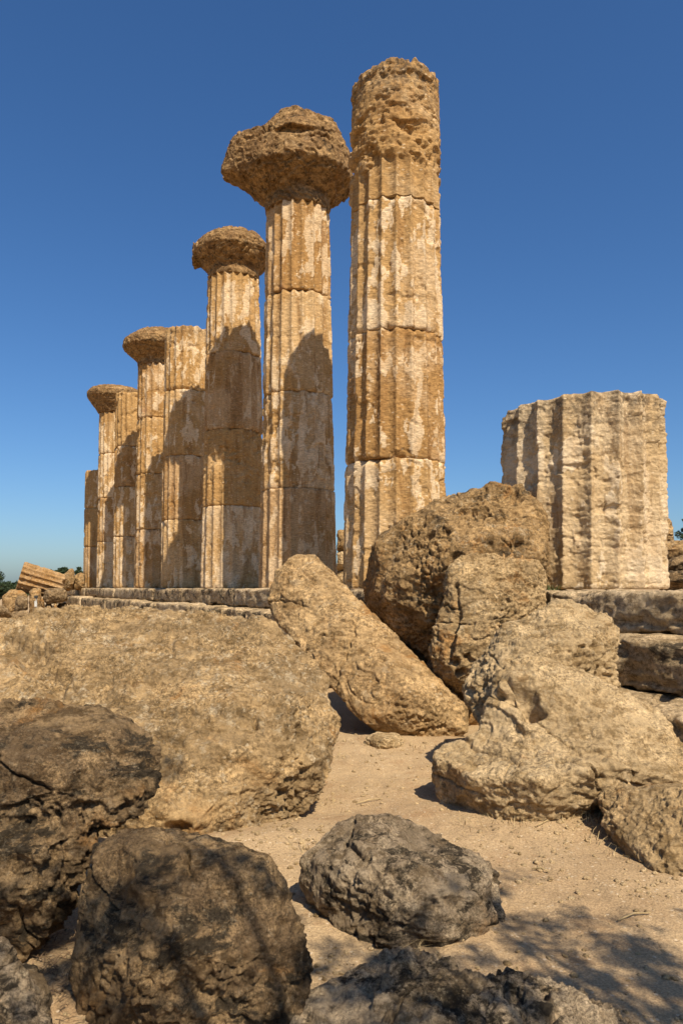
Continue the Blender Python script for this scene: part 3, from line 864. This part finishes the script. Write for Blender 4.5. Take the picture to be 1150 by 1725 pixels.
boulder("boulder", "grey blotched boulder lying alone on the sandy path", [
    lump([(494, 1484, 3.7), (505, 1444, 3.75), (555, 1402, 3.85), (600, 1371, 3.95), (642, 1366, 4.0), (696, 1386, 4.0), (748, 1413, 3.95), (808, 1440, 3.85), (848, 1466, 3.8), (856, 1510, 3.7),
          (848, 1556, 3.55), (806, 1590, 3.43), (742, 1616, 3.3), (690, 1624, 3.26), (636, 1616, 3.28), (552, 1570, 3.48), (510, 1524, 3.6)], [(660, 1490, 3.25), (775, 1500, 3.38), (570, 1490, 3.5), (700, 1425, 3.7)], 0.2, 0.9)],
    mE, seed=119, facets=9, vox=0.014, smooth=3, pit=0.3, bed=0.9, crag=0.2, mid=0.7, flake=0.6, lumpy=0.4, fine=0.8, bdir=(0.3, 0.2, 1))

boulder("boulder", "low grey rock at the bottom edge in dappled tree shade", [
    lump([(430, 1745, 2.7), (560, 1688, 2.75), (612, 1636, 2.8), (642, 1607, 2.85), (690, 1599, 2.85), (742, 1617, 2.8), (790, 1650, 2.75), (850, 1700, 2.6), (850, 1900, 2.2), (450, 1900, 2.2)], [(650, 1700, 2.5)], 0.2, 0.9),
    lump([(740, 1650, 2.72), (840, 1652, 2.72), (900, 1650, 2.68), (962, 1665, 2.62), (1012, 1686, 2.57), (1072, 1730, 2.5), (1110, 1800, 2.35), (1000, 1900, 2.2), (700, 1900, 2.2)], [(900, 1740, 2.4)], 0.2, 0.9)],
    mE, seed=131, vox=0.015, smooth=7, pit=0.2, bed=0.4, crag=0.1, flake=0.4, mid=0.45, facets=8)

boulder("boulder", "grey rock corner showing at the bottom left edge", [
    lump([(-90, 1570, 2.6), (0, 1588, 2.6), (32, 1630, 2.55), (62, 1670, 2.5), (84, 1725, 2.4), (95, 1800, 2.3), (-90, 1850, 2.2)], [(0, 1700, 2.3)], 0.2, 0.9)],
    mE, seed=143, vox=0.015, smooth=5, pit=0.5, bed=0.8, crag=0.3, flake=0.5)

boulder("stone", "small pale stone under the leaning wedge boulder", [
    lump([(612, 1243, 7.6), (632, 1232, 7.65), (668, 1232, 7.7), (684, 1242, 7.65), (683, 1258, 7.5), (650, 1268, 7.4), (618, 1262, 7.45)], [(648, 1248, 7.3)], 0.15)],
    mC, cat="stone", seed=155, vox=0.02, smooth=4, amp=0.3)

# rubble in the dark gap that carries the upright block
boulder("rock", "shaded rock deep in the gap under the upright block", [
    lump([(715, 1110, 8.9), (770, 1100, 8.9), (830, 1110, 8.8), (840, 1225, 8.8), (715, 1222, 8.9)], [], 0.5)], mF, cat="rock", seed=160, vox=0.05)

# ------------------------------------------------------------------ fallen ruins beyond, left
fg = "fallen stones beyond the left boulder"
fr = empty("fallen_drum", P(70, 1003, 38) )
tag(fr, "fallen fluted column drum tilted on a heap of blocks", "column drum")
d0 = drum("drum", fr, 0.80, 0.72, -1.05, 1.05, cm[1], 60, 60, seed=44, flutes=16, fdepth=0.12, er=0.8, plaster=0.0, tone=0.5, lichen=0.45, chip=0.8, top_er=0.12, capn=6)
d0.rotation_euler = (rad(-22), rad(108), 0)
d0.location = (0, 0, 0.72)

mFar = stone("far_ruin_stone", (0.36, 0.25, 0.13), (0.26, 0.175, 0.09), px=0.05, a_ochre=0.35, a_dark=0.35, a_pale=0.3, seed=17)
def far_rock(label, pts, d, mat, seed, thick=1.0, cat="block", name="fallen_block", smooth=2):
    o = make_rock(name, [lump([(x, y, d) for x, y in pts], [(sum(p[0] for p in pts) / len(pts), sum(p[1] for p in pts) / len(pts), d - 0.3)], thick, 0.9)],
                  mat, vox=0.07, sub=1, seed=seed, smooth=smooth, amp=0.9, freq=0.9, pit=0.5)
    return tag(o, label, cat, fg)

far_rock("domed boulder at the left end of the far heap", [(3, 1020), (5, 1005), (18, 994), (34, 991), (48, 1002), (48, 1020), (30, 1045), (8, 1045)], 37, mF, 201, name="boulder", cat="boulder")
far_rock("small squared block under the domed far boulder", [(25, 1030), (27, 1006), (38, 1003), (47, 1006), (47, 1028)], 35.5, mFar, 202, 0.7)
far_rock("low tan block at the foot of the far heap", [(18, 1050), (20, 1030), (46, 1028), (52, 1048)], 34.5, mFar, 203, 0.7)
far_rock("upright ochre block propping the fallen drum", [(50, 1042), (50, 990), (68, 990), (71, 1010), (70, 1042)], 37, mF, 204, 0.7)
far_rock("thin upright ochre stone beside the propping block", [(67, 1030), (68, 1006), (75, 1006), (77, 1030)], 36.6, mF, 205, 0.4)
far_rock("rounded tan block carried on two short stones", [(72, 1000), (78, 992), (105, 990), (114, 996), (115, 1012), (80, 1018), (74, 1014)], 36.6, mFar, 206, 0.9)
far_rock("short pale stone under the rounded far block", [(78, 1040), (78, 1017), (88, 1016), (88, 1040)], 36.8, mFar, 207, 0.5)
far_rock("reddish post shaped stone under the rounded far block", [(91, 1040), (91, 1014), (96, 1014), (96, 1040)], 36.6, mF, 208, 0.3)
far_rock("stacked flat stone between far heap and steps", [(96, 1040), (96, 1016), (112, 1015), (114, 1040)], 37.5, mFar, 209, 0.6)
far_rock("pointed brown rock lying on the far end of the platform", [(104, 990), (106, 970), (118, 958), (124, 957), (127, 975), (122, 993), (112, 997)], 40.5, mF, 210, 0.9, "rock", "rock")
far_rock("brown rock between pointed rock and short stub column", [(120, 993), (126, 970), (136, 964), (143, 968), (143, 994)], 41.2, mF, 211, 0.9, "rock", "rock")
far_rock("low slab lying before the far end of the steps", [(98, 1042), (99, 1030), (112, 1027), (132, 1031), (140, 1042)], 29, mFar, 212, 0.8, "slab", "slab")
far_rock("flat pale slab at the far left edge", [(-20, 1040), (-15, 1018), (10, 1022), (22, 1040)], 33, mFar, 213, 1.0, "slab", "slab")
rr_ = random.Random(11)
kinds_ = ["pale", "tan", "brown"]
for k in range(9):
    x = -5 + k * 15 + rr_.uniform(-4, 4)
    y = 1048 + rr_.uniform(-4, 5)
    s_ = rr_.uniform(7, 13)
    o = make_rock("rubble_stone", [lump([(x - s_, y + 4, 27), (x - s_ * .8, y - s_ * .5, 27), (x, y - s_ * .8, 27), (x + s_ * .8, y - s_ * .5, 27), (x + s_, y + 5, 27)], [(x, y, 26.6)], 0.5)],
                  [mC, mA, mF][k % 3], vox=0.06, sub=1, seed=220 + k, smooth=2, amp=0.7)
    tag(o, "small rubble stone in the low line behind the enormous boulder", "stone", "rubble behind the enormous boulder")

# small notice on a thin post
sgn = empty("notice_post", P(61.5, 1046, 31))
tag(sgn, "small white notice on a thin grey post by the far heap", "sign")
def box_mesh(name, sx, sy, sz, loc=(0, 0, 0), bev=0.01):
    bm = bmesh.new()
    bmesh.ops.create_cube(bm, size=1, matrix=Matrix.Translation(loc) @ Matrix.Diagonal((sx, sy, sz, 1)))
    bmesh.ops.bevel(bm, geom=bm.edges[:], offset=bev, segments=2, affect='EDGES')
    me = bpy.data.meshes.new(name)
    bm.to_mesh(me); bm.free()
    return me
link("post", box_mesh("post", 0.045, 0.045, 0.98, (0, 0, 0.49), 0.012), plain("galvanised_post", (0.45, 0.45, 0.43)), sgn)
link("panel", box_mesh("panel", 0.11, 0.03, 0.24, (0, -0.045, 0.72), 0.008), plain("white_notice", (0.55, 0.55, 0.50)), sgn)
link("lamp_head", box_mesh("lamp_head", 0.15, 0.09, 0.12, (0, -0.02, 1.02), 0.02), plain("dark_notice_head", (0.06, 0.06, 0.055)), sgn)

# ruins on the right and between columns
def on_plat(label, pts, d, mat, seed, thick, cat="block", name="fallen_block", group=None, vox=0.04):
    o = make_rock(name, [lump([(x, y, d) for x, y in pts], [(sum(p[0] for p in pts) / len(pts), sum(p[1] for p in pts) / len(pts), d - 0.15)], thick, 0.95)],
                  mat, vox=vox, sub=1, seed=seed, smooth=3, amp=0.7, pit=0.5)
    return tag(o, label, cat, group)
rg_ = "fallen blocks right of the stump"
on_plat("orange upright stone peeping out behind the column stump", [(1105, 916), (1108, 872), (1122, 870), (1132, 885), (1134, 916)], 15, mB, 301, 0.6, group=rg_)
on_plat("dark flat block topping the pile right of the stump", [(1108, 950), (1110, 914), (1150, 911), (1240, 912), (1240, 950)], 14, mF, 302, 1.2, group=rg_)
on_plat("slanting block in the middle of the pile right of the stump", [(1108, 968), (1110, 950), (1160, 930), (1240, 925), (1240, 968)], 13.2, mD, 303, 1.2, group=rg_)
on_plat("lowest dark block of the pile right of the stump", [(1108, 992), (1110, 965), (1160, 960), (1240, 962), (1240, 992)], 12.6, mD, 304, 1.4, group=rg_)
wg = "blocks seen between the two nearest columns"
for k, (y0, y1) in enumerate(((990, 960), (960, 928), (928, 893))):
    on_plat(["bottom block of the narrow pile between the two nearest columns", "middle block of the narrow pile between the two nearest columns",
             "top block of the narrow pile between the two nearest columns"][k],
            [(566 + k, y0 + 2), (566 + k, y1), (600, y1), (600, y0 + 2)], 24, [mG, mC, mF][k], 310 + k, 0.9, group=wg, vox=0.06)

# ------------------------------------------------------------------ gravel, dry grass and weeds
def pebble_mesh(name, items, mat):
    rnd = np.random.RandomState(3)
    bm = bmesh.new()
    bmesh.ops.create_icosphere(bm, subdivisions=2, radius=1)
    base = np.array([v.co[:] for v in bm.verts]); tri = np.array([[v.index for v in f.verts] for f in bm.faces])
    bm.free()
    cs, ts = [], []
    for k, (x, y, s_) in enumerate(items):
        a = rnd.rand() * 6.28
        sc = s_ * np.array([rnd.uniform(.8, 1.4), rnd.uniform(.7, 1.1), rnd.uniform(.45, .8)])
        c = base * (1 + 0.22 * fbm(base * 1.3 + k * 3.1, 2, 5)[:, None]) * sc
        c = np.stack([c[:, 0] * math.cos(a) - c[:, 1] * math.sin(a), c[:, 0] * math.sin(a) + c[:, 1] * math.cos(a), c[:, 2]], 1)
        z = ground_h(np.array([x]), np.array([y]))[0]
        cs.append(c + np.array([x, y, z + s_ * 0.2])); ts.append(tri + len(base) * k)
    return link(name, np_mesh(name, np.concatenate(cs), None, np.concatenate(ts)), mat)
rnd = np.random.RandomState(21)
items = []
for _ in range(2600):
    y = 2.6 + 6.0 * rnd.rand() ** 1.3
    x = rnd.uniform(-1.6, 2.6)
    items.append((x, y, 0.004 + 0.016 * rnd.rand() ** 5))
for cxp, cyp, n in ((480, 1420, 120), (960, 1400, 70), (560, 1500, 60), (700, 1260, 60), (900, 1470, 40), (1090, 1500, 60), (620, 1330, 40), (540, 1640, 60), (800, 1420, 60)):
    for _ in range(n):
        px, py = cxp + rnd.normal(0, 45), cyp + rnd.normal(0, 18)
        d = 2041 / max(60, py - 990)
        items.append(((px - CX) / F * d, d, 0.005 + 0.016 * rnd.rand() ** 3))
tag(pebble_mesh("gravel", items, mC), "small pale gravel strewn over the sandy path", kind='stuff')

def blades(name, spots, mat, hgt, wid, lean, seed, n):
    r_ = np.random.RandomState(seed)
    cs, qs = [], []
    for (x, y, z, rad_) in spots:
        for _ in range(n):
            a = r_.rand() * 6.28
            bx, by = x + r_.normal(0, rad_), y + r_.normal(0, rad_)
            h = hgt * r_.uniform(.5, 1.2)
            l = lean * h * r_.uniform(.3, 1.3)
            dx, dy = math.cos(a), math.sin(a)
            k = len(cs)
            pts = []
            for s_, wv in ((0, 1), (.5, .8), (1, .15)):
                ox, oy = dx * l * s_ ** 1.6, dy * l * s_ ** 1.6
                zz = z + h * s_ * (1 - 0.3 * lean * s_)
                pts += [(bx + ox - dy * wid * wv, by + oy + dx * wid * wv, zz), (bx + ox + dy * wid * wv, by + oy - dx * wid * wv, zz)]
            cs += pts
            qs += [[k, k + 1, k + 3, k + 2], [k + 2, k + 3, k + 5, k + 4]]
    return link(name, np_mesh(name, np.array(cs), np.array(qs)), mat)
def gp(px, py):
    d = 2041 / (py - 990)
    x = (px - CX) / F * d
    return (x, d, ground_h(np.array([x]), np.array([d]))[0])
spots = [(*gp(px, py), 0.09) for px, py in ((985, 1385), (960, 1385), (1005, 1392), (640, 1262), (580, 1255), (700, 1262), (750, 1262), (870, 1395), (560, 1275), (545, 1350), (800, 1392), (905, 1398), (1012, 1412), (1035, 1440), (520, 1440), (690, 1615), (745, 1245))]
straw = plain("dry_straw", (0.46, 0.34, 0.17))
tag(blades("dry_grass", spots, straw, 0.09, 0.0022, 1.3, 4, 26), "dry straw tufts at the feet of the boulders", kind='stuff')
spots = [(*gp(px, py), 0.12) for px, py in ((100, 1650), (130, 1690), (90, 1700), (110, 1620), (160, 1720), (70, 1680))]
tag(blades("plant_litter", spots, plain("brown_litter", (0.20, 0.13, 0.07)), 0.035, 0.003, 2.2, 5, 60), "brown dry plant litter between the front left boulders", kind='stuff')
green = leafy("weed_leaf", (0.05, 0.075, 0.02), (0.09, 0.10, 0.035))
p_ = P(928, 990, 8.75)
tag(blades("weed", [(p_[0], p_[1], STY - 0.01, 0.06)], green, 0.09, 0.006, 0.9, 6, 40), "low green weed at the foot of the column stump", "weed")
p_ = P(357, 1033, 17.0)
tag(blades("weed", [(p_[0], p_[1], p_[2] - 0.05, 0.04)], green, 0.16, 0.009, 0.9, 7, 40), "low green weed on the steps behind the enormous boulder", "weed")

# twigs on the path
def tube(name, pts, radii, seg, mat, parent=None):
    pts = [np.array(p, float) for p in pts]
    cs, qs = [], []
    for k, p in enumerate(pts):
        t = pts[min(k + 1, len(pts) - 1)] - pts[max(k - 1, 0)]
        t /= np.linalg.norm(t)
        a = np.cross(t, (0.3, 0.5, 0.8)); a /= np.linalg.norm(a)
        b_ = np.cross(t, a)
        for j in range(seg):
            an = 2 * math.pi * j / seg
            cs.append(p + (a * math.cos(an) + b_ * math.sin(an)) * radii[k])
    for k in range(len(pts) - 1):
        for j in range(seg):
            j2 = (j + 1) % seg
            qs.append([k * seg + j, k * seg + j2, (k + 1) * seg + j2, (k + 1) * seg + j])
    n0 = len(cs)
    cs += [pts[0], pts[-1]]
    ts = []
    for j in range(seg):
        j2 = (j + 1) % seg
        ts.append([n0, j2, j]); ts.append([n0 + 1, (len(pts) - 1) * seg + j, (len(pts) - 1) * seg + j2])
    return np.array(cs), np.array(qs), np.array(ts)
bark = stone("olive_bark", (0.20, 0.155, 0.11), (0.13, 0.10, 0.075), a_ochre=0.1, a_dark=0.3, a_pale=0.1, seed=15)
for (x0, y0, x1, y1, lab) in ((600, 1352, 640, 1346, "thin twig on smooth sand near the enormous boulder"), (1040, 1560, 1095, 1548, "long twig lying in the dappled tree shade"), (905, 1402, 965, 1380, "bent pale twig on sand under the hollowed boulder"), (895, 1463, 925, 1470, "short twig lying on the open sand of the path")):
    a, b_ = np.array(gp(x0, y0)), np.array(gp(x1, y1))
    up = np.array([0, 0, 0.012])
    m_ = (a + b_) / 2 + np.array([0.01, 0.03, 0.015])
    c_, q_, t_ = tube("twig", [a + up, m_, b_ + up], [0.004, 0.005, 0.003], 6, straw)
    tag(link("twig", np_mesh("twig", c_, q_, t_), straw), lab, "twig")

# ------------------------------------------------------------------ trees
def leaves(name, clumps, n, size, mat, parent, seed, flat=0.6):
    """clumps: (x, y, z, r); n leaves in each, small folded quads"""
    r_ = np.random.RandomState(seed)
    cs, qs = [], []
    base = 0
    for (x, y, z, rad_) in clumps:
        m = int(n)
        c = r_.normal(0, 1, (m, 3)); c /= np.linalg.norm(c, axis=1)[:, None]
        c *= (r_.rand(m, 1) ** 0.5) * rad_
        c[:, 2] *= flat + 0.2
        c += (x, y, z)
        a = r_.normal(0, 1, (m, 3)); a /= np.linalg.norm(a, axis=1)[:, None]
        b_ = np.cross(a, r_.normal(0, 1, (m, 3))); b_ /= np.linalg.norm(b_, axis=1)[:, None]
        L = size * r_.uniform(.7, 1.3, (m, 1))
        W = L * 0.36
        quad = np.stack([c - a * L, c - b_ * W, c + a * L, c + b_ * W], 1).reshape(-1, 3)
        cs.append(quad)
        qs.append(np.arange(m * 4).reshape(-1, 4) + base)
        base += m * 4
    return link(name, np_mesh(name, np.concatenate(cs), np.concatenate(qs), smooth=False), mat, parent)

olive = leafy("olive_leaf", (0.06, 0.08, 0.035), (0.10, 0.12, 0.06))
def tree(label, loc, trunk, limbs, clumps, n, size, seed, mat, group=None):
    e = empty("tree", loc)
    tag(e, label, "tree", group)
    CS, QS, TS, base = [], [], [], 0
    for pts, rad_ in [trunk] + limbs:
        c, q, t = tube("trunk", pts, rad_, 8, bark)
        CS.append(c); QS.append(q + base); TS.append(t + base); base += len(c)
    link("trunk", np_mesh("trunk", np.concatenate(CS), np.concatenate(QS), np.concatenate(TS)), bark, e)
    leaves("crown", clumps, n, size, mat, e, seed)
    return e

# the olive over our shoulder whose shade dapples the foreground
tb = np.array([3.6, -2.6, GZ])
r_ = np.random.RandomState(8)
def shade(px, py, h, dz=0.0):
    """crown point that throws its shadow on the ground seen at px, py from h above it"""
    g = np.array(gp(px, py)) if py > 1100 else None
    k = h / math.tan(rad(SUN_EL))
    return g + np.array([math.sin(rad(SUN_AZ)) * k, -math.cos(rad(SUN_AZ)) * k, h + dz])
cl = []
for (px, py, n_, sx, sy) in ((940, 1620, 22, 110, 45), (1080, 1700, 14, 70, 40), (860, 1550, 11, 60, 30), (1000, 1590, 16, 90, 35), (650, 1760, 12, 120, 60), (330, 1700, 20, 150, 90), (80, 1640, 12, 70, 60), (560, 1640, 8, 60, 40), (150, 1400, 3, 90, 30), (360, 1500, 8, 90, 40), (660, 1640, 10, 70, 30)):
    for _ in range(n_):
        x_, y_ = px + r_.normal(0, sx), max(1380, py + r_.normal(0, sy))
        h = r_.uniform(2.9, 4.6)
        g = shade(x_, y_, h)
        if g[2] < 1.25 * g[1] + 0.3: continue
        cl.append((*(g - tb), r_.uniform(0.06, 0.19)))
limbs = []
fork = np.array([-0.3, 0.2, 2.3])
for j in range(0, len(cl), 6):
    tgt = np.array(cl[j][:3])
    m_ = fork * 0.45 + tgt * 0.55 + np.array([0, 0, 0.25])
    limbs.append(([fork, m_, tgt], [0.055, 0.028, 0.008]))
tree("olive tree behind us whose crown dapples the foreground with shade", tb, ([(0, 0, -0.1), (0.05, 0.05, 0.9), (-0.15, 0.1, 1.6), fork], [0.26, 0.2, 0.16, 0.11]),
     limbs, cl, 55, 0.03, 17, olive)

# far trees
def far_tree(label, px, ytop, d, wpx, seed, n=26, group="trees beyond the ruins", mat=None, cut=0.25):
    r2 = np.random.RandomState(seed)
    top = (HY - ytop) / F * d
    H = top - GZ
    R = wpx / F * d
    base = np.array([(px - CX) / F * d, d, GZ])
    cl2 = []
    for _ in range(n):
        v_ = r2.normal(0, 1, 3); v_ /= np.linalg.norm(v_)
        v_ *= r2.rand() ** 0.4
        cl2.append((v_[0] * R, v_[1] * R, H * (cut + (1 - cut) / 2) + v_[2] * H * (1 - cut) / 2 * 0.9, R * r2.uniform(.22, .4)))
    limbs2 = [([(0, 0, H * cut * 0.8), tuple(np.array(c_[:3]) * 0.6 + np.array([0, 0, H * 0.2])), c_[:3]], [0.09, 0.05, 0.02]) for c_ in cl2[::4]]
    tree(label, base, ([(0, 0, -0.1), (0.05, 0, H * .25), (0, 0, H * .5)], [0.2, 0.16, 0.1]), limbs2, cl2, 150, max(0.05, d / F * 2.2), seed, mat or pine, group)
pine = leafy("dark_evergreen_leaf", (0.022, 0.04, 0.016), (0.05, 0.07, 0.028))
far_tree("dark evergreen tree cut by the left edge beyond the heap", -12, 962, 60, 32, 401, 40)
far_tree("low green bush between left edge tree and far heap", 22, 990, 62, 18, 402)
far_tree("distant dark tree above the fallen drum", 104, 953, 75, 22, 403)
far_tree("distant small tree beside the short stub column", 138, 955, 80, 16, 404)
far_tree("low distant bush peeping out left of the fallen drum", 38, 978, 78, 20, 405)
far_tree("dark tree just entering at the right edge", 1172, 838, 45, 28, 406, 40)
